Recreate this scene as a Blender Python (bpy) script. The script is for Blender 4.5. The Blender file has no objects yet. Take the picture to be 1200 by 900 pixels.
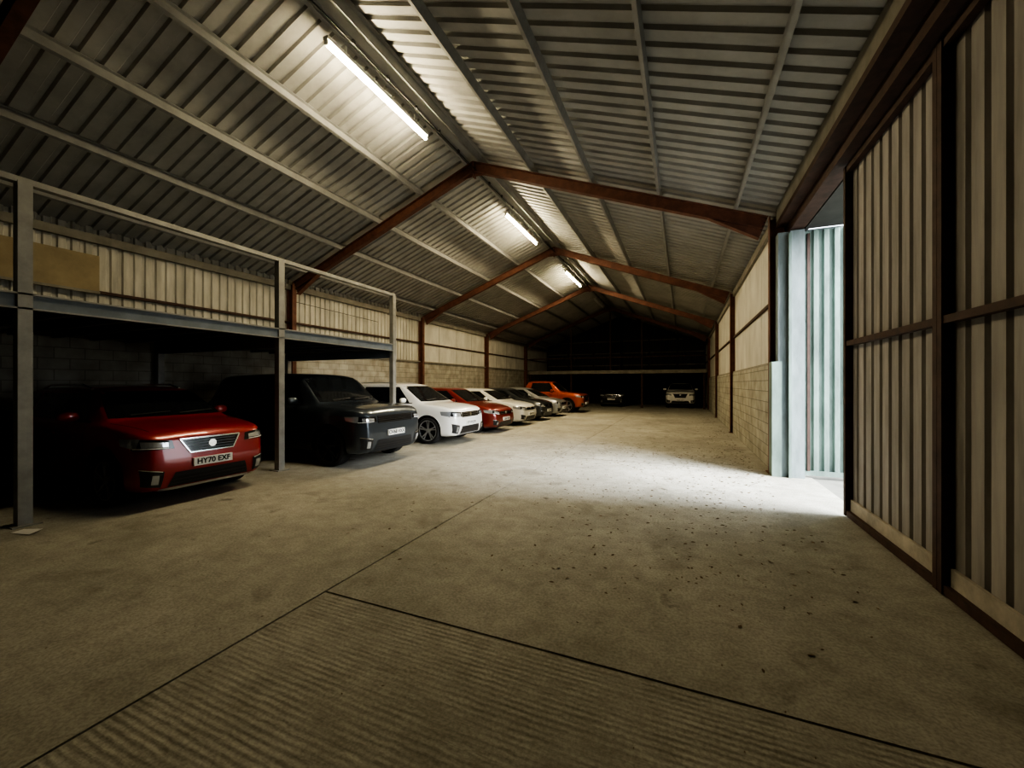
import bpy, bmesh, math, random
from mathutils import Vector, Matrix
from mathutils.bvhtree import BVHTree
random.seed(7)
C = bpy.context
scene = C.scene
col = scene.collection

# ------------------------------------------------------------------ materials
def newmat(name):
    m = bpy.data.materials.new(name); m.use_nodes = True
    nt = m.node_tree
    return m, nt, nt.nodes['Principled BSDF']

def simple(name, c, rough=0.6, metal=0.0, coat=0.0, noise=0.0, nscale=6.0, emis=None, es=0.0, dark=None, streak=None):
    m, nt, b = newmat(name)
    b.inputs['Base Color'].default_value = (*c, 1)
    b.inputs['Roughness'].default_value = rough
    b.inputs['Metallic'].default_value = metal
    b.inputs['Coat Weight'].default_value = coat
    b.inputs['Coat Roughness'].default_value = 0.05
    if emis:
        b.inputs['Emission Color'].default_value = (*emis, 1)
        b.inputs['Emission Strength'].default_value = es
    if noise > 0:
        tc = nt.nodes.new('ShaderNodeTexCoord')
        n = nt.nodes.new('ShaderNodeTexNoise')
        n.inputs['Scale'].default_value = nscale
        n.inputs['Detail'].default_value = 8
        n.inputs['Roughness'].default_value = 0.65
        if streak:
            mp = nt.nodes.new('ShaderNodeMapping'); mp.inputs['Scale'].default_value = streak
            nt.links.new(tc.outputs['Object'], mp.inputs['Vector']); nt.links.new(mp.outputs[0], n.inputs['Vector'])
        else:
            nt.links.new(tc.outputs['Object'], n.inputs['Vector'])
        r = nt.nodes.new('ShaderNodeValToRGB')
        r.color_ramp.elements[0].position = 0.32
        r.color_ramp.elements[1].position = 0.68
        d = dark if dark else tuple(x * (1 - noise) for x in c)
        r.color_ramp.elements[0].color = (*d, 1)
        r.color_ramp.elements[1].color = (*c, 1)
        nt.links.new(n.outputs['Fac'], r.inputs['Fac'])
        nt.links.new(r.outputs['Color'], b.inputs['Base Color'])
    return m

def block_mat(name, c1, c2, mortar, bw=0.44, bh=0.215):
    m, nt, b = newmat(name)
    tc = nt.nodes.new('ShaderNodeTexCoord')
    sp = nt.nodes.new('ShaderNodeSeparateXYZ'); cb = nt.nodes.new('ShaderNodeCombineXYZ')
    nt.links.new(tc.outputs['Object'], sp.inputs[0])
    nt.links.new(sp.outputs['Y'], cb.inputs['X']); nt.links.new(sp.outputs['Z'], cb.inputs['Y'])
    br = nt.nodes.new('ShaderNodeTexBrick')
    br.inputs['Scale'].default_value = 1.0
    br.inputs['Brick Width'].default_value = bw
    br.inputs['Row Height'].default_value = bh
    br.inputs['Mortar Size'].default_value = 0.008
    br.inputs['Color1'].default_value = (*c1, 1); br.inputs['Color2'].default_value = (*c2, 1)
    br.inputs['Mortar'].default_value = (*mortar, 1)
    nt.links.new(cb.outputs[0], br.inputs['Vector'])
    n = nt.nodes.new('ShaderNodeTexNoise'); n.inputs['Scale'].default_value = 2.5; n.inputs['Detail'].default_value = 8
    nt.links.new(tc.outputs['Object'], n.inputs['Vector'])
    mx = nt.nodes.new('ShaderNodeMixRGB'); mx.blend_type = 'MULTIPLY'; mx.inputs['Fac'].default_value = 0.7
    r = nt.nodes.new('ShaderNodeValToRGB'); r.color_ramp.elements[0].position = 0.3; r.color_ramp.elements[1].position = 0.65
    r.color_ramp.elements[0].color = (0.45, 0.42, 0.36, 1)
    nt.links.new(n.outputs['Fac'], r.inputs['Fac'])
    nt.links.new(br.outputs['Color'], mx.inputs['Color1']); nt.links.new(r.outputs['Color'], mx.inputs['Color2'])
    nt.links.new(mx.outputs['Color'], b.inputs['Base Color'])
    bp = nt.nodes.new('ShaderNodeBump'); bp.inputs['Strength'].default_value = 0.6; bp.inputs['Distance'].default_value = 0.01
    bp.invert = True
    nt.links.new(br.outputs['Fac'], bp.inputs['Height']); nt.links.new(bp.outputs['Normal'], b.inputs['Normal'])
    b.inputs['Roughness'].default_value = 0.9
    return m

def concrete_mat(name, ridged=False):
    m, nt, b = newmat(name)
    L = nt.links
    tc = nt.nodes.new('ShaderNodeTexCoord')
    def noise(scale, det=10, rough=0.65, mapping=None, dist=0.0):
        n = nt.nodes.new('ShaderNodeTexNoise'); n.inputs['Scale'].default_value = scale
        n.inputs['Detail'].default_value = det; n.inputs['Roughness'].default_value = rough
        n.inputs['Distortion'].default_value = dist
        if mapping:
            mp = nt.nodes.new('ShaderNodeMapping'); mp.inputs['Scale'].default_value = mapping
            L.new(tc.outputs['Object'], mp.inputs['Vector']); L.new(mp.outputs[0], n.inputs['Vector'])
        else:
            L.new(tc.outputs['Object'], n.inputs['Vector'])
        return n
    def ramp(src, p0, c0, p1, c1):
        r = nt.nodes.new('ShaderNodeValToRGB')
        r.color_ramp.elements[0].position = p0; r.color_ramp.elements[1].position = p1
        r.color_ramp.elements[0].color = (*c0, 1); r.color_ramp.elements[1].color = (*c1, 1)
        L.new(src, r.inputs['Fac']); return r
    def mul(a, bb, f):
        mx = nt.nodes.new('ShaderNodeMixRGB'); mx.blend_type = 'MULTIPLY'; mx.inputs['Fac'].default_value = f
        L.new(a, mx.inputs['Color1']); L.new(bb, mx.inputs['Color2']); return mx.outputs['Color']
    W1 = (1, 1, 1)
    n1 = noise(0.45, 12, 0.7); n2 = noise(5.0, 10, .7); n3 = noise(50.0, 4); n4 = noise(1.3, 8, .6, None, .6); n5 = noise(2.6, 5, .5)
    base = ramp(n1.outputs['Fac'], 0.33, (0.32, 0.31, 0.265), 0.66, (0.50, 0.485, 0.43))
    c = mul(base.outputs['Color'], ramp(n2.outputs['Fac'], 0.34, (0.6, 0.58, 0.54), 0.60, W1).outputs['Color'], 0.5)
    c = mul(c, ramp(n3.outputs['Fac'], 0.35, (0.5, 0.5, 0.48), 0.6, W1).outputs['Color'], 0.6)
    c = mul(c, ramp(n4.outputs['Fac'], 0.32, (0.4, 0.38, 0.34), 0.43, W1).outputs['Color'], 0.4)
    c = mul(c, ramp(n5.outputs['Fac'], 0.26, (0.22, 0.2, 0.17), 0.32, W1).outputs['Color'], 0.6)
    bp = nt.nodes.new('ShaderNodeBump'); bp.inputs['Strength'].default_value = 0.6; bp.inputs['Distance'].default_value = 0.01
    if ridged:
        nr = noise(1.0, 3, 0.5, (4.0, 34.0, 1.0))
        # tamped ridges running across the building, worn away in patches
        wv = nt.nodes.new('ShaderNodeTexWave'); wv.wave_type = 'BANDS'; wv.bands_direction = 'Y'
        wv.inputs['Scale'].default_value = 8.0; wv.inputs['Distortion'].default_value = 2.2; wv.inputs['Detail'].default_value = 4
        wv.inputs['Detail Scale'].default_value = 1.6; wv.inputs['Detail Roughness'].default_value = .65
        L.new(tc.outputs['Object'], wv.inputs['Vector'])
        msk = ramp(n4.outputs['Fac'], 0.40, (0.1, 0.1, 0.1), 0.58, W1)
        mm = nt.nodes.new('ShaderNodeMath'); mm.operation = 'MULTIPLY'
        L.new(wv.outputs['Fac'], mm.inputs[0]); L.new(msk.outputs['Color'], mm.inputs[1])
        ad = nt.nodes.new('ShaderNodeMath'); ad.operation = 'ADD'
        L.new(mm.outputs[0], ad.inputs[0]); L.new(nr.outputs['Fac'], ad.inputs[1])
        L.new(ad.outputs[0], bp.inputs['Height']); bp.inputs['Strength'].default_value = 0.42; bp.inputs['Distance'].default_value = 0.008
        c = mul(c, ramp(nr.outputs['Fac'], 0.38, (0.55, 0.55, 0.53), 0.52, W1).outputs['Color'], 0.35)
    else:
        L.new(n2.outputs['Fac'], bp.inputs['Height'])
    L.new(bp.outputs['Normal'], b.inputs['Normal'])
    L.new(c, b.inputs['Base Color'])
    b.inputs['Roughness'].default_value = 0.82
    b.inputs['Specular IOR Level'].default_value = 0.3
    return m

M_roof = simple('roof_sheet', (0.45, 0.445, 0.42), 0.5, 0.0, noise=0.3, nscale=1.5)
M_purlin = simple('galvanised_purlin', (0.36, 0.36, 0.35), 0.5, 0.3, noise=0.25, nscale=4)
M_rust = simple('red_oxide_steel', (0.21, 0.09, 0.06), 0.7, 0.0, noise=0.5, nscale=5)
M_rustdk = simple('rusty_brown_steel', (0.085, 0.045, 0.033), 0.75, 0.0, noise=0.5, nscale=7)
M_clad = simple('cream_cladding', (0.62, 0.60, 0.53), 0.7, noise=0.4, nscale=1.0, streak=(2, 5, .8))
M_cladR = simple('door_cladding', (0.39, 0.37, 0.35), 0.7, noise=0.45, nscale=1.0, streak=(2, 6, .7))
M_white = simple('white_panel', (0.66, 0.645, 0.58), 0.75, noise=0.3, nscale=1.0, streak=(1, 2, .8))
M_teal = simple('pale_green_sheet', (0.22, 0.30, 0.265), 0.6, noise=0.55, nscale=1.0, streak=(4, 4, 1.2))
M_jamb = simple('jamb_paint', (0.24, 0.285, 0.29), 0.7, noise=0.4, nscale=1, streak=(6, 6, 1.5))
M_block = block_mat('block_cream', (0.46, 0.445, 0.375), (0.40, 0.39, 0.33), (0.22, 0.21, 0.18))
M_blockW = block_mat('block_white', (0.44, 0.42, 0.36), (0.38, 0.365, 0.315), (0.26, 0.245, 0.21))
M_post = simple('mezzanine_steel', (0.34, 0.335, 0.31), 0.5, 0.2, noise=0.3, nscale=5)
M_deckmetal = simple('deck_underside', (0.20, 0.23, 0.26), 0.6, 0.2, noise=0.3, nscale=3)
M_board = simple('tan_board', (0.36, 0.29, 0.18), 0.8, noise=0.25, nscale=3)
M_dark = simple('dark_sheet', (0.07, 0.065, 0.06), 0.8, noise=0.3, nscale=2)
M_timber = simple('timber_beam', (0.30, 0.28, 0.235), 0.8, noise=0.35, nscale=3)
M_black = simple('black_cable', (0.02, 0.02, 0.02), 0.6)
M_conc = concrete_mat('concrete_floor')
M_concR = concrete_mat('brushed_concrete', True)
M_joint = simple('joint_filler', (0.05, 0.042, 0.028), 0.95, noise=0.4, nscale=15)
M_grass = simple('outdoor_yard', (0.20, 0.195, 0.17), 0.95, noise=0.4, nscale=2)
M_leaf = simple('dry_leaf', (0.19, 0.13, 0.07), 0.8, noise=0.7, nscale=8)
M_paper = simple('paper_scrap', (0.8, 0.8, 0.78), 0.8)
M_fit = simple('batten_body', (0.7, 0.7, 0.68), 0.5)
M_tube = simple('lit_tube', (1, 1, 1), 0.5, emis=(1.0, 0.86, 0.56), es=125.0)
M_strip = simple('cream_kickboard', (0.55, 0.51, 0.44), 0.8, noise=0.45, nscale=4)

# ------------------------------------------------------------------ mesh builder
class MB:
    def __init__(s): s.v = []; s.f = []; s.m = []; s.mats = []
    def mi(s, mat):
        if mat not in s.mats: s.mats.append(mat)
        return s.mats.index(mat)
    def add(s, vs, fs, mat):
        o = len(s.v); s.v += [tuple(p) for p in vs]; k = s.mi(mat)
        for f in fs: s.f.append([o + i for i in f]); s.m.append(k)
    def box(s, x0, x1, y0, y1, z0, z1, mat):
        vs = [(x, y, z) for z in (z0, z1) for y in (y0, y1) for x in (x0, x1)]
        s.add(vs, [(0, 2, 3, 1), (4, 5, 7, 6), (0, 1, 5, 4), (2, 6, 7, 3), (0, 4, 6, 2), (1, 3, 7, 5)], mat)
    def obox(s, p0, p1, up, wu, wv, mat):
        p0 = Vector(p0); p1 = Vector(p1); d = (p1 - p0).normalized(); up = Vector(up)
        side = d.cross(up).normalized(); up = side.cross(d).normalized()
        vs = []
        for p in (p0, p1):
            for a, b_ in ((-1, -1), (1, -1), (1, 1), (-1, 1)):
                vs.append(p + side * a * wv / 2 + up * b_ * wu / 2)
        s.add(vs, [(3, 2, 1, 0), (4, 5, 6, 7), (0, 1, 5, 4), (1, 2, 6, 5), (2, 3, 7, 6), (3, 0, 4, 7)], mat)
    def cyl(s, p0, p1, r, mat, n=10):
        p0 = Vector(p0); p1 = Vector(p1); d = (p1 - p0).normalized()
        a = d.orthogonal().normalized(); b_ = d.cross(a)
        vs = []
        for p in (p0, p1):
            for i in range(n):
                t = 2 * math.pi * i / n
                vs.append(p + a * math.cos(t) * r + b_ * math.sin(t) * r)
        fs = [(i, (i + 1) % n, n + (i + 1) % n, n + i) for i in range(n)] + [tuple(reversed(range(n))), tuple(range(n, 2 * n))]
        s.add(vs, fs, mat)
    def corr(s, o, du, dv, nrm, lu, lv, mat, pitch=0.2, depth=0.035, pan=0.52, sl=0.1):
        o = Vector(o); du = Vector(du).normalized(); dv = Vector(dv).normalized(); nrm = Vector(nrm).normalized()
        prof = []
        n = int(math.ceil(lu / pitch))
        for i in range(n):
            b0 = i * pitch
            for fr, h in ((0, 0), (pan, 0), (pan + sl, 1), (1 - sl, 1)):
                u = b0 + fr * pitch
                if u <= lu: prof.append((u, h * depth))
        prof.append((lu, 0))
        vs = []
        for u, h in prof:
            p = o + du * u + nrm * h
            vs.append(p); vs.append(p + dv * lv)
        fs = [(2 * i, 2 * i + 2, 2 * i + 3, 2 * i + 1) for i in range(len(prof) - 1)]
        s.add(vs, fs, mat)
    def obj(s, name, parent=None, smooth=False):
        me = bpy.data.meshes.new(name); me.from_pydata(s.v, [], s.f)
        for m in s.mats: me.materials.append(m)
        for p, k in zip(me.polygons, s.m): p.material_index = k; p.use_smooth = smooth
        me.update()
        ob = bpy.data.objects.new(name, me); col.objects.link(ob)
        if parent: ob.parent = parent
        return ob

def empty(name, loc=(0, 0, 0), rz=0):
    e = bpy.data.objects.new(name, None); col.objects.link(e); e.location = loc; e.rotation_euler = (0, 0, rz)
    e.empty_display_size = 0.3
    return e

# ------------------------------------------------------------------ building dimensions
RX = -4.74; XR = 1.60; XL = -11.2; S = 0.38
Y0 = -5.0; Y1 = 34.5
FR = [-4.6, 2.1, 8.8, 15.5, 22.2, 28.9]
def rz(d, top=7.32): return top - S * d

# floor
b = MB()
b.box(XL - 0.3, XR + 0.5, Y0 - 0.3, Y1 + 0.3, -0.3, -0.012, M_joint)
def slab(x0, x1, y0, y1, m, g=0.012): b.box(x0 + g, x1 - g, y0 + g, y1 - g, -0.012, 0.0, m)
JX = -2.62; JY = 2.38
slab(XL - .3, JX, Y0 - .3, Y1 + .3, M_conc, .007)
slab(JX, XR + .5, Y0 - .3, JY, M_concR, .010)
slab(JX, XR + .5, JY, 8.85, M_conc, .008)
slab(JX, XR + .5, 8.85, 15.5, M_conc, .005)
slab(JX, XR + .5, 15.5, Y1 + .3, M_conc, .005)
b.obj('floor')

# ceiling (roof sheeting)
b = MB()
dn = math.sqrt(1 + S * S)
for sgn in (-1, 1):
    dl = 6.95
    dv = Vector((sgn, 0, -S))
    nrm = Vector((sgn * S, 0, 1))
    b.corr((RX, Y0 - .2, 7.32), (0, 1, 0), dv, nrm, Y1 - Y0 + .4, dl * dn, M_roof, pitch=0.25, depth=0.045, pan=0.56, sl=0.09)
for sgn in (-1, 1):
    b.obox((RX + sgn * 0.16, Y0, 7.32 - .16 * S - .012), (RX + sgn * 0.16, Y1, 7.32 - .16 * S - .012), (sgn * S, 0, 1), 0.006, 0.34, M_roof)
for sgn in (-1, 1):
    b.obox((RX + sgn * 3.5, Y0 - .2, 7.42 - 3.5 * S), (RX + sgn * 3.5, Y1 + .2, 7.42 - 3.5 * S), (sgn * S, 0, 1), 0.02, 7.6, M_dark)
b.obj('ceiling')

# purlins (Z section)
b = MB()
for sgn in (-1, 1):
    for d in (0.22, 1.57, 2.95, 4.33, 5.72):
        x = RX + sgn * d; zt = 7.32 - S * d
        n = Vector((sgn * S, 0, 1)).normalized(); t = Vector((sgn, 0, -S)).normalized()
        cpt = Vector((x, 0, zt)) - n * 0.095
        def bar(off, wu, wv):
            p = cpt + off
            b.obox((p.x, Y0, p.z), (p.x, Y1, p.z), n, wu, wv, M_purlin)
        bar(Vector((0, 0, 0)), 0.17, 0.012)
        bar(-n * 0.085 + t * 0.022, 0.012, 0.055)
        bar(n * 0.085 - t * 0.022, 0.012, 0.055)
b.obj('roof_purlins')

# portal frames
def frame(name, y):
    b = MB(); fw = 0.14; D = 0.22
    for sgn in (-1, 1):
        t = Vector((sgn, 0, -S)).normalized(); n = Vector((sgn * S, 0, 1)).normalized()
        dE = 6.2
        top0 = Vector((RX, y, 7.11)); top1 = Vector((RX + sgn * dE, y, 7.11 - S * dE))
        for off in (0.0, D):
            b.obox(top0 - n * off, top1 - n * off, n, .014, fw, M_rust)
        b.obox(top0 - n * D / 2, top1 - n * D / 2, n, D, .012, M_rust)
        p0 = top1 - t * 1.0 - n * D; p1 = top1 - n * (D + .18)
        b.obox(p0, p1, n, .014, fw, M_rust)
        a = [p0, top1 - n * D, p1]
        vs = [(q.x, y - .006, q.z) for q in a] + [(q.x, y + .006, q.z) for q in a]
        b.add(vs, [(0, 1, 2), (5, 4, 3), (0, 3, 4, 1), (1, 4, 5, 2), (2, 5, 3, 0)], M_rust)
        for k in range(4):
            q = top1 - t * .02 - n * (.04 + k * .07)
            b.cyl((q.x, y - .05, q.z), (q.x, y - .02, q.z), .014, M_rustdk, 6)
        xi = RX + sgn * (6.22); xo = RX + sgn * (6.22 + .24)
        zt = 7.11 - S * 6.2
        b.box(min(xi, xi + sgn * .014), max(xi, xi + sgn * .014), y - fw / 2, y + fw / 2, 0, zt, M_rust)
        b.box(min(xo, xo - sgn * .014), max(xo, xo - sgn * .014), y - fw / 2, y + fw / 2, 0, zt - .02, M_rust)
        b.box(min(xi, xo), max(xi, xo), y - .006, y + .006, 0, zt - .05, M_rust)
        b.box(min(xi, xo) - .03, max(xi, xo) + .03, y - .13, y + .13, 0, .018, M_rust)
        b.box(min(RX, RX + sgn * .02), max(RX, RX + sgn * .02), y - .08, y + .08, 6.74, 7.10, M_rust)
    vs = []
    for yy in (y - .009, y + .009):
        vs += [(RX - .45, yy, 6.89 - .45 * S + .02), (RX, yy, 6.76), (RX + .45, yy, 6.89 - .45 * S + .02), (RX, yy, 6.91)]
    b.add(vs, [(0, 1, 2, 3), (7, 6, 5, 4), (0, 4, 5, 1), (1, 5, 6, 2), (2, 6, 7, 3), (3, 7, 4, 0)], M_rust)
    return b.obj(name)
for y in FR: frame('steel_portal_frame', y)

# left wall
b = MB()
b.box(XL - .2, XL, Y0 - .2, Y1 + .2, 0, 2.65, M_blockW)
b.box(XL - .2, XL - .06, Y0 - .2, Y1 + .2, 2.65, 4.95, M_dark)
b.corr((XL - .01, Y0, 2.65), (0, 1, 0), (0, 0, 1), (-1, 0, 0), 15.5 - Y0, 2.24, M_clad, pitch=0.2, depth=0.035)
yy = 15.5
while yy < Y1:
    y2 = min(yy + 1.675, Y1)
    b.box(XL - .05, XL - .01, yy + .01, y2 - .01, 2.66, 4.88, M_white)
    yy = y2
for z in (2.68, 3.55):
    b.box(XL - .01, XL + .07, Y0, Y1, z - .03, z + .03, M_timber if z < 3 else M_rustdk)
b.box(XL - .02, XL + .09, Y0, Y1, 4.55, 4.72, M_timber)
b.obj('wall_left')

# right wall beyond the doorway
DJ = 8.45
b = MB()
b.box(XR - .04, XR + .2, 8.9, Y1 + .2, 0, 2.02, M_block)
b.box(XR + .12, XR + .26, 8.8, Y1 + .2, 2.02, 4.95, M_dark)
yy = 8.9
while yy < Y1:
    y2 = min(yy + 1.65, Y1)
    for z0, z1 in ((2.05, 3.2), (3.26, 4.75)):
        b.box(XR + .03, XR + .1, yy + .012, y2 - .012, z0, z1, M_white)
    yy = y2
b.box(XR - .02, XR + .1, 8.9, Y1, 3.2, 3.26, M_rustdk)
b.box(XR - .03, XR + .1, 8.9, Y1, 2.02, 2.07, M_timber)
b.box(XR - .04, XR + .1, 8.9, Y1, 4.6, 4.78, M_timber)
b.box(XR - .13, XR + .02, DJ, 8.72, 0, 2.05, M_teal)
b.box(XR - .03, XR + .13, DJ + .05, 8.72, 0, 4.35, M_jamb)
b.box(XR + .15, XR + .36, DJ + .0, 8.9, 0, 4.35, M_jamb)
b.box(XR + .115, XR + .155, DJ - .05, DJ + .03, 0, 4.3, M_teal)
b.obj('wall_right')
b = MB()
b.box(XR + .38, XR + .42, Y0, 8.9, 4.37, 4.95, M_dark)
b.box(XR + .42, XR + 1.0, 6.1, 8.7, 4.42, 4.5, M_dark)
b.obj('trim_1')
b = MB()
b.box(XR + .41, XR + .46, Y0, 6.1, 0, 4.36, M_dark)
b.obj('wall_right_outer')

b = MB()
b.box(XR - .02, XR + .30, Y0, 8.72, 4.52, 4.60, M_rustdk)
b.box(XR + .14, XR + .18, Y0, 8.72, 4.36, 4.52, M_rustdk)
b.box(XR - .02, XR + .02, Y0, 8.72, 4.60, 4.86, M_timber)
b.box(XR + .18, XR + .36, Y0, 8.72, 4.37, 4.42, M_rustdk)
b.obj('door_header_track')

def sliding(name, ya, yb, x=1.93):
    b = MB()
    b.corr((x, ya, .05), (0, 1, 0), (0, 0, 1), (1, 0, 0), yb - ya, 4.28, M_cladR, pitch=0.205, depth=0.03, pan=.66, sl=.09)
    b.box(x + .04, x + .06, ya, yb, 0.03, 4.33, M_dark)
    for y in (ya + .03, yb - .03):
        b.box(x - .08, x, y - .03, y + .03, 0.02, 4.34, M_rustdk)
    b.box(x - .07, x - .005, ya, yb, 2.12, 2.18, M_rustdk)
    b.box(x - .07, x - .005, ya, yb, 4.26, 4.34, M_rustdk)
    b.box(x - .07, x - .005, ya, yb, 0.02, .09, M_rustdk)
    b.box(x - .03, x - .004, ya + .07, yb - .07, 0.09, .23, M_strip)
    for y in (ya + .5, yb - .5):
        b.box(x - .03, x - .01, y - .03, y + .03, 4.3, 4.36, M_rustdk)
    return b.obj(name)
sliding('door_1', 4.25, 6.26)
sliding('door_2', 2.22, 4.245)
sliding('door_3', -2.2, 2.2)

b = MB()
b.corr((1.98, 8.62, .06), (1, 0, 0), (0, 0, 1), (0, 1, 0), 1.7, 4.3, M_teal, pitch=0.15, depth=0.045, pan=.4, sl=.15)
b.box(1.97, 3.7, 8.67, 8.70, .04, 4.4, M_jamb)
b.box(1.97, 3.7, 8.58, 8.62, .04, .12, M_teal)
b.box(2.02, 2.06, 8.56, 8.61, .12, 4.3, M_rustdk)
b.obj('door_4')

# far & back walls
b = MB()
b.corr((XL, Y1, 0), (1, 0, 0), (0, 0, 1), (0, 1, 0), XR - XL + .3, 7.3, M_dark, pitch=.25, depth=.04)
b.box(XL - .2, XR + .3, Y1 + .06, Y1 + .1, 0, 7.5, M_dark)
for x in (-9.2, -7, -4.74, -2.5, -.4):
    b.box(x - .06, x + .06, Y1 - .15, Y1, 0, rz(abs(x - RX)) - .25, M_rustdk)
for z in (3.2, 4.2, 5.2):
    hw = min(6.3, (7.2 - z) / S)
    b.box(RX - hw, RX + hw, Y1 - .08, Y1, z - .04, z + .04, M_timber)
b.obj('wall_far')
b = MB()
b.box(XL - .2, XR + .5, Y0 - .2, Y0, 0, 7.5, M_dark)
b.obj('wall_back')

# left mezzanine
b = MB()
MX = -7.1; ML = XL + .1
for y in (-1.1, 2.12, 5.38, 8.65):
    b.box(MX - .06, MX + .06, y - .06, y + .06, 0, 4.0, M_post)
    b.box(MX - .12, MX + .12, y - .12, y + .12, 0, .015, M_post)
    b.box(ML, MX - .05, y - .05, y + .05, 2.34, 2.52, M_deckmetal)
    b.box(ML, ML + .12, y - .06, y + .06, 0, 2.4, M_post)
b.box(MX - .03, MX + .03, -4, 8.7, 2.52, 2.71, M_deckmetal)
b.box(MX + .03, MX + .06, -4, 8.7, 2.69, 2.71, M_post)
b.box(MX + .03, MX + .06, -4, 8.7, 2.52, 2.54, M_post)
b.box(MX - .05, MX + .05, -4, 8.7, 3.98, 4.05, M_post)
b.box(ML, MX - .03, -4, 8.7, 2.66, 2.70, M_deckmetal)
y = -4
while y < 8.6:
    b.box(ML, MX - .03, y - .03, y + .03, 2.53, 2.66, M_deckmetal); y += .55
b.box(ML, MX, 8.62, 8.7, 2.50, 2.71, M_post)
b.obj('mezzanine_platform')
b = MB()
b.box(XL + .10, XL + .13, 1.2, 4.35, 3.55, 4.28, M_board)
b.box(XL + .10, XL + .16, 1.2, 4.35, 3.50, 3.55, M_timber)
b.obj('hardboard_sheet')

# far mezzanine
b = MB()
b.box(XL + .3, XR - .15, 29.1, 29.2, 2.38, 2.62, M_timber)
b.box(XL + .3, XR - .15, 29.2, Y1 - .2, 2.54, 2.60, M_deckmetal)
for x in (-10.8, -7.6, -2.6, 1.3):
    b.box(x - .07, x + .07, 29.2, 29.34, 0, 2.54, M_rustdk)
for x in (-7.6, -4.74, -2.6):
    b.box(x - .05, x + .05, 29.2, 29.3, 2.6, rz(abs(x - RX)) - .5, M_rustdk)
b.box(XL + .3, XR - .15, 29.2, 29.26, 3.5, 3.58, M_rustdk)
b.obj('storage_loft')

# fluorescent lights
TX = -4.95; TZ = 6.78
GL = {4.5: 80, 11.2: 270, 18.0: 270}
for ya, yb in ((4.5, 7.1), (11.2, 14.0), (18.0, 21.0), (24.6, 27.4)):
    b = MB()
    b.box(TX - .05, TX + .05, ya, yb, TZ + .055, TZ + .11, M_fit)
    b.box(TX - .03, TX + .03, ya, ya + .03, TZ - .02, TZ + .06, M_fit)
    b.box(TX - .03, TX + .03, yb - .03, yb, TZ - .02, TZ + .06, M_fit)
    b.box(TX - .01, TX + .01, ya + .4, ya + .42, TZ + .11, 7.22, M_fit)
    b.box(TX - .01, TX + .01, yb - .42, yb - .4, TZ + .11, 7.22, M_fit)
    k = ya in GL
    b.cyl((TX, ya + .03, TZ), (TX, yb - .03, TZ), .028, M_tube if k else M_fit, 12)
    fo = b.obj('fluorescent_light')
    if k:
        la = bpy.data.lights.new('tube_glow', 'AREA'); la.shape = 'RECTANGLE'; la.size = .06; la.size_y = yb - ya - .1
        la.energy = GL[ya]; la.color = (1.0, 0.82, 0.51)
        lo = bpy.data.objects.new('tube_glow', la); col.objects.link(lo)
        lo.location = (TX, (ya + yb) / 2, TZ - .035); lo.parent = fo
b = MB()
b.cyl((-4.72, Y0 + .1, 6.95), (-4.72, 28, 6.95), .012, M_black, 6)
y = Y0 + .2
while y < 28:
    b.box(-4.74, -4.70, y, y + .05, 6.94, 7.0, M_black); y += .8
b.cyl((XL + .12, 8.9, 4.2), (XL + .12, 12.6, 4.1), .01, M_black, 6)
b.obj('lighting_cable')

# outdoors
b = MB(); b.box(XR + .5, 30, -15, 40, -.3, -.02, M_grass); b.obj('ground_yard')

# leaves scattered
b = MB()
def leaf(x, y, s):
    a = random.uniform(0, 6.28); ca, sa = math.cos(a), math.sin(a); h = random.uniform(.15, .5) * s
    pts = [(-1, 0, 0), (-.3, .42, h * .6), (.4, .35, h * .6), (1, 0, h * .2), (.4, -.38, 0), (-.3, -.4, 0)]
    b.add([(x + s * (p[0] * ca - p[1] * sa), y + s * (p[0] * sa + p[1] * ca), .003 + p[2] * .8) for p in pts], [(0, 1, 2, 3), (0, 3, 4, 5)], M_leaf)
for i in range(1300):
    x = random.triangular(-5, 1.35, 0.6); y = random.triangular(2.6, 16, 7)
    leaf(x, y, random.uniform(.008, .028))
for i in range(450):
    leaf(1.35 - abs(random.gauss(0, .5)), random.uniform(7.5, 22), random.uniform(.012, .035))
for i in range(400):
    leaf(random.uniform(-3, 1.3), random.gauss(9.8, .9), random.uniform(.01, .034))
for i in range(200):
    leaf(random.uniform(-1.5, 1.4), random.uniform(3, 7), random.uniform(.01, .028))
for i in range(160):
    leaf(random.uniform(-6.5, 1.4), random.uniform(.6, 6), random.uniform(.004, .011))
b.obj('fallen_leaves')
b = MB()
b.add([(-6.85, 1.95, .004), (-6.55, 2.0, .012), (-6.6, 2.12, .03), (-6.88, 2.06, .006)], [(0, 1, 2, 3)], M_paper)
b.obj('paper_scrap')

# ------------------------------------------------------------------ cars
M_glass = simple('car_glass', (0.012, 0.014, 0.016), 0.06, coat=0.5)
M_trim = simple('black_plastic', (0.018, 0.018, 0.02), 0.5)
M_gloss = simple('gloss_black', (0.01, 0.01, 0.012), 0.15, coat=0.5)
M_tyre = simple('tyre_rubber', (0.015, 0.015, 0.015), 0.85)
M_alloy = simple('alloy_wheel', (0.55, 0.56, 0.58), 0.3, 0.9)
M_alloydk = simple('dark_alloy', (0.08, 0.08, 0.085), 0.3, 0.8)
M_chrome = simple('chrome', (0.8, 0.8, 0.8), 0.15, 1.0)
M_lamp = simple('headlight_lens', (0.55, 0.58, 0.62), 0.08, 0.6, coat=1)
M_plate = simple('plate_white', (0.85, 0.85, 0.82), 0.4)
M_shut = simple('shut_line', (0.005, 0.005, 0.005), 0.9)
M_tail = simple('tail_lamp', (0.35, 0.01, 0.01), 0.15, coat=1)
M_drl = simple('led_strip', (0.9, 0.9, 0.9), 0.2)

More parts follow.
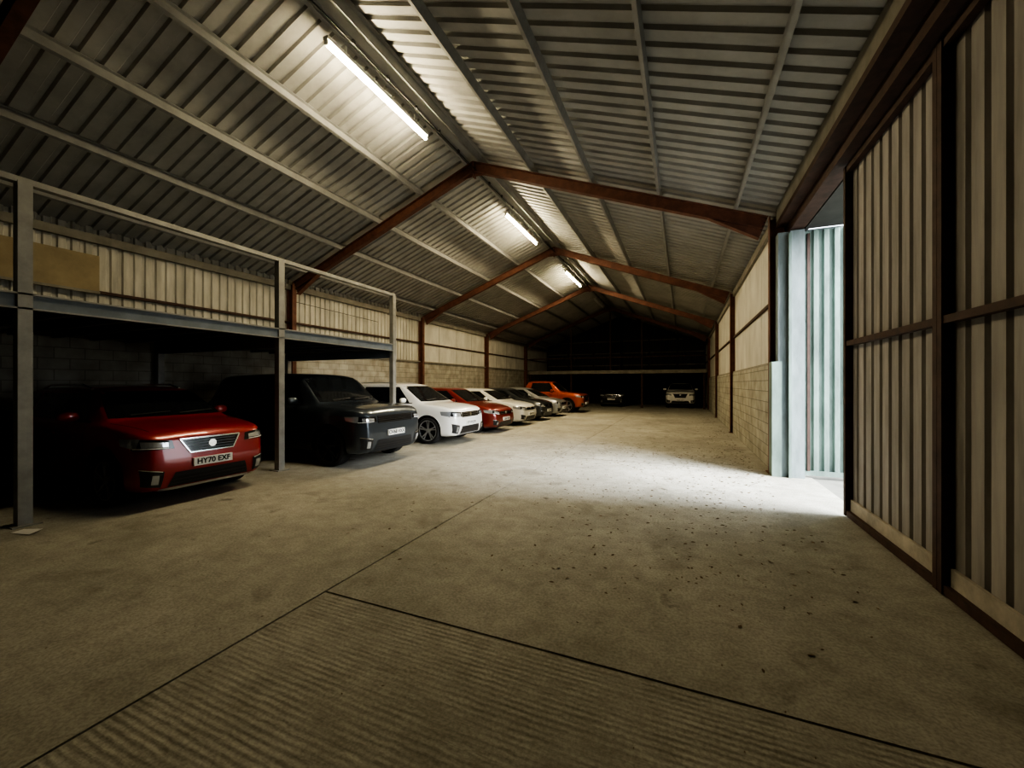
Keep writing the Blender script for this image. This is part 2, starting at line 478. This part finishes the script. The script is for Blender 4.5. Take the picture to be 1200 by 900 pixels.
wheel_cache = {}
def wheel_mesh(r, w, dark=False, nsp=5):
    key = (r, w, dark, nsp)
    if key in wheel_cache: return wheel_cache[key]
    b = MB(); N = 32
    def lathe(prof, mat):
        vs = []; n = len(prof)
        for i in range(N):
            t = 2 * math.pi * i / N
            for rr, y in prof: vs.append((rr * math.cos(t), y, rr * math.sin(t)))
        fs = []
        for i in range(N):
            for j in range(n - 1):
                a = i * n + j; c = ((i + 1) % N) * n + j
                fs.append((a, a + 1, c + 1, c))
        b.add(vs, fs, mat)
    h = w / 2
    lathe([(r * .70, -h * .8), (r * .74, -h * .97), (r * .9, -h), (r * .985, -h * .8), (r, -h * .5), (r, h * .5), (r * .985, h * .8), (r * .9, h), (r * .76, h * .97), (r * .74, h * .8)], M_tyre)
    al = M_alloydk if dark else M_alloy
    lathe([(r * .76, h * .93), (r * .74, h * .96), (r * .68, h * .85), (r * .66, h * .2), (0.001, h * .15)], M_trim)
    lathe([(r * .765, h * .90), (r * .76, h * 1.0), (r * .71, h * .98), (r * .70, h * .7)], al)
    lathe([(r * .17, h * .3), (r * .17, h * .82), (r * .12, h * .88), (.001, h * .88)], al)
    lathe([(r * .42, h * .25), (r * .42, h * .35), (.001, h * .35)], M_alloydk)
    for k in range(nsp):
        t = 2 * math.pi * k / nsp + math.pi / 2
        for da in (-.15, .15):
            p0 = Vector((math.cos(t) * r * .1, h * .78, math.sin(t) * r * .1))
            p1 = Vector((math.cos(t + da) * r * .73, h * .88, math.sin(t + da) * r * .73))
            b.obox(p0, p1, (0, 1, 0), h * .25, r * .085, al)
    me = b.obj('tmpwheel', smooth=False).data
    for o in list(bpy.data.objects):
        if o.data == me: bpy.data.objects.remove(o)
    wheel_cache[key] = me
    return me

def lerp(a, c, t): return a + (c - a) * t
def pl(pts, x):
    if x <= pts[0][0]: return pts[0][1]
    for (x0, y0), (x1, y1) in zip(pts, pts[1:]):
        if x <= x1: return lerp(y0, y1, (x - x0) / (x1 - x0)) if x1 > x0 else y1
    return pts[-1][1]

def paint(name, c, metal=0.3):
    return simple(name, c, 0.32, metal, coat=1.0)

def car(name, loc, rot, P):
    E = empty(name, (loc[0], loc[1], 0), rot)
    L, W, H, gc, wr = P['L'], P['W'], P['H'], P['gc'], P['wr']
    hz0, hz1, cowl, rf, rr_ = P['hz0'], P['hz1'], P['cowl'], P['rf'], P['rr']
    tz = P.get('tz', hz1 - .02); tx = P.get('tx', L - .12)
    body_m = P['paint']; hw = W / 2; kind = P.get('kind', 'suv')
    belt0 = hz1 - .03; belt1 = P.get('belt1', hz1 + .03)
    top = [(0, hz0 - .10), (.05, hz0 - .03), (.16, hz0 + .015), (cowl * .55, lerp(hz0, hz1, .6) + .015), (cowl - .1, hz1 - .01), (cowl, hz1 + .01), (rf, H - .045), (rf + .35, H - .01), ((rf + rr_) / 2, H), (rr_, H - .03), (tx, tz), (L, tz - .08)]
    if kind == 'pickup':
        bx = P['bedx']
        top = top[:8] + [((rf + bx) / 2, H), (bx - .18, H - .03), (bx, tz + .02), (bx + .05, tz), (L - .05, tz), (L, tz - .05)]
    plan = [(0, .78), (.04, .85), (.13, .925), (.32, .975), (.65, .995), (1.0, 1.0), (L - .6, 1.0), (L - .25, .965), (L - .07, .91), (L, .84)]
    wroof = hw * P.get('roofw', .72)
    xs = [0, .025, .07, .16, .3, .6, cowl - .25, cowl - .03, cowl + .04, lerp(cowl, rf, .33), lerp(cowl, rf, .66), rf - .03, rf + .12]
    re = (P['bedx'] - .18) if kind == 'pickup' else rr_
    n = 4
    for i in range(1, n + 1): xs.append(lerp(rf + .12, re - .05, i / n))
    if kind == 'pickup':
        bx = P['bedx']; xs += [bx - .14, bx - .07, bx - .01, bx + .05, lerp(bx, L, .4), lerp(bx, L, .75), L - .12, L - .04, L]
    else:
        xs += [re + .04, lerp(re, tx, .4), lerp(re, tx, .8), tx, L - .04, L]
    xs = sorted(set(round(x, 3) for x in xs))
    rows = []
    for x in xs:
        zt = pl(top, x); w = hw * pl(plan, x)
        bel = pl([(0, belt0), (cowl, belt0), (L, belt1)], x)
        zb = min(bel, zt - .045)
        f = max(0, min(1, (zt - zb - .045) / (H - hz1)))
        g = pl([(0, gc + .03), (.3, gc), (L - .5, gc), (L, gc + .1)], x)
        yr = lerp(w * .84, wroof, f)
        cr = .02 + .015 * f
        sec = [(0, g), (w * .8, g), (w * .955, g + .035), (w * .995, g + .17), (w * .985, lerp(g, zb, .5)), (w * 1.0, zb - .17), (w * .985, zb - .10), (w * .96, zb - .03), (lerp(w * .94, w * .9, f), zb + .005 * (1 - f)),
               (lerp(w * .90, yr, .55), lerp(zb, zt, .55)), (yr, zt - .015 - .045 * f), (yr * .86, zt - .004), (yr * .45, zt + cr * .7), (0, zt + cr)]
        fx = max(0, 1 - x / .32); bxk = max(0, 1 - (L - x) / .3)
        row = []
        for y_, z_ in sec:
            hgt = (z_ - gc) / max(.1, hz0 - gc)
            sh = fx * (P.get('rake', .09) * max(0, hgt - .45) ** 1.5 * 1.8 + .10 * max(0, .28 - hgt) / .28)
            row.append((x + sh - bxk * (.05 * max(0, hgt - .6) + .1 * max(0, .3 - hgt)), y_, z_))
        rows.append(row)
    K = len(rows[0]); verts = []; idx = []
    for row in rows:
        r_i = []; l_i = []
        for k, p in enumerate(row):
            r_i.append(len(verts)); verts.append(p)
            if k == 0 or k == K - 1: l_i.append(r_i[-1])
            else: l_i.append(len(verts)); verts.append((p[0], -p[1], p[2]))
        idx.append((r_i, l_i))
    faces = []
    for (ra, la), (rb, lb) in zip(idx, idx[1:]):
        for k in range(K - 1):
            faces.append((ra[k], ra[k + 1], rb[k + 1], rb[k]))
            faces.append((la[k + 1], la[k], lb[k], lb[k + 1]))
    for e_, (r_i, l_i) in enumerate((idx[0], idx[-1])):
        for k in range(K - 1):
            q = [r_i[k], l_i[k], l_i[k + 1], r_i[k + 1]]
            q2 = []
            for v in q:
                if v not in q2: q2.append(v)
            if e_ == 1: q2.reverse()
            if len(q2) > 2: faces.append(tuple(q2))
    me = bpy.data.meshes.new('body'); me.from_pydata(verts, [], faces); me.materials.append(body_m); me.materials.append(M_trim); me.update()
    bm = bmesh.new(); bm.from_mesh(me); bmesh.ops.recalc_face_normals(bm, faces=bm.faces); bm.to_mesh(me); bm.free()
    ob = bpy.data.objects.new('body', me); col.objects.link(ob)
    ss = ob.modifiers.new('s', 'SUBSURF'); ss.levels = 2; ss.render_levels = 2
    dg = C.evaluated_depsgraph_get(); dg.update()
    me2 = bpy.data.meshes.new_from_object(ob.evaluated_get(dg))
    ob.modifiers.clear(); ob.data = me2
    bvh = BVHTree.FromPolygons([v.co[:] for v in me2.vertices], [p.vertices[:] for p in me2.polygons])
    ax = [P['w1'], P['w2']]
    cb = MB()
    for a in ax:
        for s_ in (-1, 1):
            cb.cyl((a, s_ * (hw - .34), wr + .01), (a, s_ * (hw + .3), wr + .01), wr + .05, M_trim, 40)
    cut = cb.obj('cutter')
    cut.data.materials.clear(); cut.data.materials.append(body_m); cut.data.materials.append(M_trim)
    for p in cut.data.polygons: p.material_index = 1
    bo = ob.modifiers.new('b', 'BOOLEAN'); bo.operation = 'DIFFERENCE'; bo.object = cut; bo.solver = 'EXACT'
    dg = C.evaluated_depsgraph_get(); dg.update()
    me3 = bpy.data.meshes.new_from_object(ob.evaluated_get(dg))
    ob.modifiers.clear(); ob.data = me3
    bpy.data.objects.remove(cut)
    for p in me3.polygons: p.use_smooth = True
    me3.set_sharp_from_angle(angle=math.radians(40))
    ob.parent = E

    det = MB()
    def proj(o, d, off):
        h = bvh.ray_cast(Vector(o), Vector(d))
        if h[0] is None: return None
        nn = h[1]
        if nn.dot(Vector(d)) > 0: nn = -nn
        return h[0] + nn * off
    def patch(corners, mode, mat, off=.006, nu=10, nv=5, mirror=True):
        for sg in ((1, -1) if mirror else (1,)):
            g = []
            for j in range(nv + 1):
                for i in range(nu + 1):
                    u = i / nu; v = j / nv
                    a = lerp(lerp(corners[0][0], corners[1][0], u), lerp(corners[3][0], corners[2][0], u), v)
                    c = lerp(lerp(corners[0][1], corners[1][1], u), lerp(corners[3][1], corners[2][1], u), v)
                    if mode == 'front': p = proj((-2, sg * a, c), (1, 0, 0), off)
                    elif mode == 'rear': p = proj((L + 2, sg * a, c), (-1, 0, 0), off)
                    elif mode == 'side': p = proj((a, sg * 3, c), (0, -sg, 0), off)
                    else: p = proj((a, sg * c, 4), (0, 0, -1), off)
                    g.append(p)
            vs = []; mp = {}
            for k, p in enumerate(g):
                if p is not None: mp[k] = len(vs); vs.append(p)
            fs = []
            for j in range(nv):
                for i in range(nu):
                    q = [j * (nu + 1) + i, j * (nu + 1) + i + 1, (j + 1) * (nu + 1) + i + 1, (j + 1) * (nu + 1) + i]
                    if all(k in mp for k in q): fs.append([mp[k] for k in q])
            det.add(vs, fs, mat)
    def line(a, c, mode, wd=.008, mat=M_shut, off=.004, mirror=True, n=14):
        dx = c[0] - a[0]; dz = c[1] - a[1]; l = math.hypot(dx, dz); px, pz = -dz / l * wd / 2, dx / l * wd / 2
        patch([(a[0] - px, a[1] - pz), (c[0] - px, c[1] - pz), (c[0] + px, c[1] + pz), (a[0] + px, a[1] + pz)], mode, mat, off, n, 1, mirror)
    gb = hz1 + .045; gt = H - .085
    patch([(-hw * .82, gb), (hw * .82, gb), (wroof * .92, gt), (-wroof * .92, gt)], 'front', M_glass, .004, 16, 8, False)
    line((-.1, gb + .02), (-.62, gb + .05), 'front', .015, M_trim, .02, False)
    line((.5, gb + .02), (0.0, gb + .05), 'front', .015, M_trim, .02, False)
    if kind != 'pickup':
        patch([(-hw * .72, tz + .07), (hw * .72, tz + .07), (wroof * .85, H - .12), (-wroof * .85, H - .12)], 'rear', M_glass, .004, 12, 6, False)
        patch([(hw * .62, tz - .22), (hw * .9, tz - .22), (hw * .88, tz + .0), (hw * .62, tz + .0)], 'rear', M_tail, .008)
    bel = lambda x: pl([(0, belt0), (cowl, belt0), (L, belt1)], x)
    bp = P['bp']; zt_ = H - .11
    fA = cowl + .42; fAu = rf + .10
    patch([(fA, bel(fA) + .03), (bp - .04, bel(bp) + .03), (bp - .04, zt_), (fAu, zt_)], 'side', M_glass, .005, 10, 6)
    cp = P['cp']
    patch([(bp + .04, bel(bp) + .03), (cp, bel(cp) + .03), (cp - .10, zt_), (bp + .04, zt_)], 'side', M_glass, .005, 10, 6)
    patch([(bp - .045, bel(bp) + .03), (bp + .045, bel(bp) + .03), (bp + .045, zt_), (bp - .045, zt_)], 'side', M_gloss, .004, 2, 6)
    if kind != 'pickup' and P.get('quarter', True):
        qx = P.get('qx', tx - .35)
        patch([(cp + .07, bel(cp) + .04), (qx, bel(qx) + .06), (min(rr_ + .0, qx - .12), zt_), (cp - .02, zt_)], 'side', M_glass, .005, 8, 5)
    line((fA - .1, bel(fA) + .02), (P.get('qx', cp), bel(cp) + .02), 'side', .018, P.get('waist', M_gloss), .008)
    d0 = P['w1'] + wr + .17
    line((d0, gc + .14), (d0 - .02, belt0 - .02), 'side'); line((bp, gc + .14), (bp, belt0 + .0), 'side')
    line((cp + .06, P['wr'] * 2 + .18), (cp + .04, belt0 + .0), 'side')
    line((cp + .06, P['wr'] * 2 + .18), (cp - .12, gc + .14), 'side')
    line((d0, gc + .14), (cp - .12, gc + .14), 'side')
    line((.22, hw * .74), (cowl - .05, hw * .86), 'top', .01)
    for xx in (lerp(d0, bp, .82), lerp(bp, cp, .8)):
        zz = belt0 - .14
        for sg in (1, -1):
            p = proj((xx, sg * 3, zz), (0, -sg, 0), .02)
            if p: det.box(xx - .09, xx + .09, p.y - .012, p.y + .012, zz - .014, zz + .014, P.get('handle', body_m))
    tm = P.get('clad', M_trim)
    patch([(P['w1'] + wr + .06, gc + .02), (P['w2'] - wr - .06, gc + .02), (P['w2'] - wr - .06, gc + .13), (P['w1'] + wr + .06, gc + .13)], 'side', tm, .008, 12, 2)
    if P.get('archclad', True):
        for a in ax:
            for sg in (1, -1):
                vs = []; NN = 22
                for i in range(NN + 1):
                    t = math.radians(-14 + 208 * i / NN)
                    for r2 in (wr + .045, wr + .10):
                        xx = a + math.cos(t) * r2; zz = wr + .01 + math.sin(t) * r2
                        p = proj((xx, sg * 3, max(zz, gc + .01)), (0, -sg, 0), .012)
                        vs.append(p if p else Vector((xx, sg * hw * .97, zz)))
                det.add(vs, [(2 * i, 2 * i + 1, 2 * i + 3, 2 * i + 2) for i in range(NN)], tm)
    st = P['style']
    zg0, zg1 = P['grille_z']; gw = P['grille_w']
    hl = P['hl']
    patch([(hl[0], hl[2] + .02), (hl[1], hl[2] + hl[4]), (hl[1] - .01, hl[3] + hl[4]), (hl[0] + .02, hl[3] - .01)], 'front', M_gloss, .006, 10, 5)
    c0 = lerp(hl[0], hl[1], .18); c1 = lerp(hl[0], hl[1], .85); zs = hl[4]
    patch([(c0, hl[2] + .045 + zs * .2), (c1, hl[2] + .03 + zs * .85), (c1, hl[3] - .03 + zs * .85), (c0, hl[3] - .04 + zs * .2)], 'front', M_lamp, .011, 8, 4)
    line((c0, hl[2] + .028 + zs * .2), (hl[1] - .01, hl[2] + .018 + zs), 'front', .012, M_drl, .013)
    patch([(.16, hl[2] + hl[4] + .01), (.42, hl[2] + hl[4] + .05), (.46, hl[3] + hl[4]), (.16, hl[3] + hl[4])], 'side', M_lamp, .009, 6, 3)
    if st == 'hex':
        patch([(-gw * .72, zg0), (gw * .72, zg0), (gw, zg1), (-gw, zg1)], 'front', M_gloss, .009, 12, 5, False)
        for k in range(4):
            z = lerp(zg0, zg1, .2 + .2 * k); line((-gw * .82, z), (gw * .82, z), 'front', .010, M_alloydk, .013, False)
        line((-gw, zg1), (gw, zg1), 'front', .018, M_chrome, .014, False)
        line((-gw * .72, zg0), (gw * .72, zg0), 'front', .016, M_chrome, .014, False)
        line((gw * .72, zg0), (gw, zg1), 'front', .016, M_chrome, .014)
    else:
        patch([(-gw, zg0), (gw, zg0), (gw, zg1), (-gw, zg1)], 'front', M_gloss, .009, 14, 5, False)
        nb = P.get('bars', 3)
        for k in range(nb):
            z = lerp(zg0, zg1, (k + .5) / nb); line((-gw * .98, z), (gw * .98, z), 'front', .012, P.get('barmat', M_chrome), .014, False)
    zb_ = P.get('badge_z', (zg0 + zg1) / 2); pb = proj((-2, .0, zb_), (1, 0, 0), 0)
    if pb and P.get('badge', True): det.cyl((pb.x - .022, 0, zb_), (pb.x + .01, 0, zb_), .052, M_chrome, 20)
    lz0, lz1 = gc + .08, P.get('lz1', gc + .21)
    patch([(-hw * .60, lz0), (hw * .60, lz0), (hw * .52, lz1), (-hw * .52, lz1)], 'front', M_trim, .008, 14, 3, False)
    line((-hw * .56, lz0 + .04), (hw * .56, lz0 + .04), 'front', .01, M_alloydk, .012, False)
    line((-hw * .54, lz0 + .09), (hw * .54, lz0 + .09), 'front', .01, M_alloydk, .012, False)
    patch([(hw * .68, lz0 + .01), (hw * .88, lz0 + .05), (hw * .90, lz1 + .08), (hw * .66, lz1 + .03)], 'front', M_trim, .008, 6, 4)
    line((hw * .68, lz1 + .03), (hw * .90, lz1 + .08), 'front', .012, M_chrome, .014)
    patch([(hw * .72, lz0 + .06), (hw * .80, lz0 + .07), (hw * .80, lz1 - .0), (hw * .72, lz1 - .01)], 'front', M_lamp, .014, 3, 3)
    patch([(-hw * .7, gc + .035), (hw * .7, gc + .035), (hw * .7, gc + .07), (-hw * .7, gc + .07)], 'front', P.get('lip', M_trim), .012, 14, 1, False)
    line((.25, hw * .45), (cowl - .05, hw * .62), 'top', .02, body_m, .007)
    pz = P['plate_z']; pf = proj((-2, .2, pz), (1, 0, 0), 0)
    pxx = (pf.x if pf else 0) - .03
    det.box(pxx, pxx + .05, -.26, .26, pz - .056, pz + .056, M_plate)
    dob = det.obj('trim_and_glass', E, smooth=False)
    cu = bpy.data.curves.new('t', 'FONT'); cu.body = P['reg']; cu.size = .105; cu.align_x = 'CENTER'; cu.align_y = 'CENTER'; cu.extrude = .001; cu.offset = .002
    to = bpy.data.objects.new('t', cu); col.objects.link(to)
    dg = C.evaluated_depsgraph_get(); dg.update()
    tm_ = bpy.data.meshes.new_from_object(to.evaluated_get(dg)); bpy.data.objects.remove(to)
    tm_.materials.clear(); tm_.materials.append(M_shut)
    tob = bpy.data.objects.new('plate_lettering', tm_); col.objects.link(tob); tob.parent = E
    tob.matrix_local = Matrix.Translation((pxx - .003, 0, pz)) @ Matrix(((0, 0, -1, 0), (-1, 0, 0, 0), (0, 1, 0, 0), (0, 0, 0, 1)))
    mb = MB()
    for sg in (1, -1):
        mx_ = cowl + .52; my = sg * (hw + .09); mz = bel(mx_) + .10
        N = 10; R = 8; vs = []; fs = []
        for i in range(R + 1):
            for j in range(N):
                t = math.pi * i / R; f = 2 * math.pi * j / N
                sx = math.copysign(abs(math.cos(f)) ** .7, math.cos(f)); sz = math.copysign(abs(math.sin(f)) ** .7, math.sin(f))
                st_ = max(0, math.sin(t)) ** .6
                vs.append((mx_ + .07 * st_ * sx, my + .115 * math.cos(t) * 1.0, mz + .075 * st_ * sz))
        for i in range(R):
            for j in range(N): fs.append((i * N + j, i * N + (j + 1) % N, (i + 1) * N + (j + 1) % N, (i + 1) * N + j))
        mb.add(vs, fs, P.get('mirror', body_m))
        mb.obox((mx_ + .02, sg * (hw * .90), mz - .07), (mx_ + .01, my, mz - .05), (0, 0, 1), .03, .06, M_trim)
    mb.obj('door_mirrors', E, smooth=True)
    if P.get('rails', False):
        rb = MB()
        for sg in (1, -1):
            pts = []
            for i in range(7):
                x = lerp(rf + .25, rr_ - .1, i / 6)
                p = proj((x, sg * wroof * .88, 4), (0, 0, -1), 0)
                pts.append(Vector((x, sg * wroof * .88, (p.z if p else H) + (.045 if 0 < i < 6 else .0))))
            for a, c in zip(pts, pts[1:]): rb.cyl(a, c, .016, P.get('railmat', M_chrome), 8)
        rb.obj('roof_rails', E)
    tw = P.get('tw', .235)
    wm = wheel_mesh(wr, tw, P.get('darkwheel', False), P.get('nsp', 5))
    i = 1
    for a in ax:
        for sg in (1, -1):
            wo = bpy.data.objects.new('wheel_%d' % i, wm); col.objects.link(wo); wo.parent = E; i += 1
            wo.location = (a, sg * (hw - tw / 2 - .025), wr)
            if sg < 0: wo.rotation_euler = (0, 0, math.pi)
    ub = MB(); ub.box(.5, L - .5, -hw * .62, hw * .62, gc - .04, gc + .3, M_trim)
    ub.obj('underbody', E)
    return E

P_red = paint('paint_red', (0.33, 0.016, 0.02), .15)
P_grey = paint('paint_graphite', (0.055, 0.068, 0.085), .5)
P_white = paint('paint_white', (0.80, 0.80, 0.78), 0)
P_maroon = paint('paint_maroon', (0.20, 0.022, 0.018), .3)
P_white2 = paint('paint_pearl', (0.72, 0.72, 0.69), 0)
P_dark = paint('paint_darkgrey', (0.05, 0.055, 0.06), .5)
P_silver = paint('paint_silver', (0.42, 0.43, 0.44), .6)
P_orange = paint('paint_orange', (0.36, 0.065, 0.028), .2)
P_blk = paint('paint_black', (0.02, 0.02, 0.025), .3)

cross = dict(L=4.25, W=1.80, H=1.62, gc=.19, wr=.35, hz0=1.00, hz1=1.12, cowl=.96, rf=1.68, rr=3.6, w1=.83, w2=3.42, bp=2.40, cp=3.18, paint=P_red,
             style='hex', grille_z=(.70, .89), grille_w=.40, hl=(.47, .85, .76, .90, .03), plate_z=.56, reg='HY70 EXF', rails=True, railmat=M_chrome, lip=M_alloy, badge_z=.80, lz1=.46)
rr = dict(L=5.0, W=2.0, H=1.88, gc=.25, wr=.40, hz0=1.14, hz1=1.23, cowl=1.22, rf=1.85, rr=4.45, w1=.88, w2=3.85, bp=2.72, cp=3.65, paint=P_grey, qx=4.58, roofw=.80, badge=False, waist=M_alloydk,
          style='bars', bars=4, barmat=M_alloydk, grille_z=(.87, 1.01), grille_w=.54, hl=(.57, .93, .88, 1.01, .0), plate_z=.65, reg='OV68 VXX', rails=False, darkwheel=True, archclad=False, tw=.27, rake=.06, tx=4.88, lz1=.53)
tig = dict(L=4.5, W=1.84, H=1.67, gc=.20, wr=.37, hz0=.98, hz1=1.11, cowl=1.08, rf=1.88, rr=3.85, w1=.86, w2=3.56, bp=2.5, cp=3.3, paint=P_white, qx=4.1,
           style='bars', bars=3, barmat=M_chrome, grille_z=(.73, .87), grille_w=.46, hl=(.47, .86, .73, .88, .02), plate_z=.57, reg='GT19 KOV', rails=True, archclad=False, clad=P_white, railmat=M_alloy, lz1=.49)
hat = dict(L=4.2, W=1.77, H=1.46, gc=.16, wr=.32, hz0=.82, hz1=.98, cowl=1.04, rf=1.9, rr=3.45, w1=.82, w2=3.42, bp=2.45, cp=3.2,
           style='bars', bars=2, grille_z=(.62, .72), grille_w=.42, hl=(.46, .80, .60, .73, .05), plate_z=.46, reg='LK67 RZA', archclad=False, lz1=.38)
pk = dict(L=5.3, W=1.92, H=1.82, gc=.30, wr=.39, hz0=1.08, hz1=1.20, cowl=1.30, rf=1.95, rr=3.4, bedx=3.6, kind='pickup', w1=.95, w2=4.1, bp=2.55, cp=3.2, tz=1.22, tx=5.2,
          style='hex', grille_z=(.72, .98), grille_w=.45, hl=(.55, .86, .84, .97, .02), plate_z=.55, reg='WX20 HLD', archclad=True, badge_z=.9)

PI = math.pi
car('crossover_suv', (-6.30, 3.72), PI, cross)
car('luxury_suv', (-5.60, 6.93), PI, rr)
car('family_suv', (-5.58, 10.18), PI, tig)
car('hatchback', (-5.65, 12.85), PI, dict(hat, paint=P_maroon, H=1.52, hz1=1.0))
car('hatchback', (-5.65, 15.35), PI, dict(hat, paint=P_white2, reg='FD18 WTE'))
car('hatchback', (-5.65, 17.75), PI, dict(hat, paint=P_dark, reg='EA66 OPL'))
car('hatchback', (-5.6, 20.15), PI, dict(hat, paint=P_silver, reg='BN17 SDE'))
car('pickup_truck', (-5.15, 23.4), PI, dict(pk, paint=P_orange))
car('crossover_suv', (-4.75, 29.6), PI / 2, dict(cross, paint=P_blk, reg='YK15 DRE'))
car('pickup_truck', (-.15, 29.4), PI / 2, dict(pk, paint=P_white, H=1.72, reg='VN69 HTT'))

# ------------------------------------------------------------------ light
w = bpy.data.worlds.new('World'); scene.world = w; w.use_nodes = True
bg = w.node_tree.nodes['Background']
bg.inputs['Color'].default_value = (0.86, 0.94, 1.0, 1); bg.inputs['Strength'].default_value = 4.8
pt = bpy.data.lights.new('doorway_portal', 'AREA'); pt.shape = 'RECTANGLE'; pt.size = 2.3; pt.size_y = 4.3
pt.cycles.is_portal = True
po = bpy.data.objects.new('doorway_portal', pt); col.objects.link(po)
po.location = (2.06, 7.35, 2.18)
po.rotation_euler = (Vector((-1, 0, 0))).to_track_quat('-Z', 'Z').to_euler()
su = bpy.data.lights.new('sun', 'SUN'); su.energy = 27.0; su.angle = math.radians(52); su.color = (0.95, 0.98, 1.0)
so = bpy.data.objects.new('sun', su); col.objects.link(so)
so.rotation_euler = Vector((-2.7, .75, -1.7)).to_track_quat('-Z', 'Y').to_euler()
so.location = (8, 10, 8)

# ------------------------------------------------------------------ camera
cam = bpy.data.cameras.new('camera'); co = bpy.data.objects.new('camera', cam); col.objects.link(co)
co.location = (0, 0, 1.65)
co.rotation_euler = (math.radians(90), 0, math.radians(22.92))
cam.sensor_width = 36; cam.lens = 473 / 1200 * 36; cam.clip_start = .05; cam.clip_end = 200
scene.camera = co
scene.view_settings.view_transform = 'AgX'
scene.view_settings.look = 'AgX - High Contrast'
scene.view_settings.exposure = 0.1
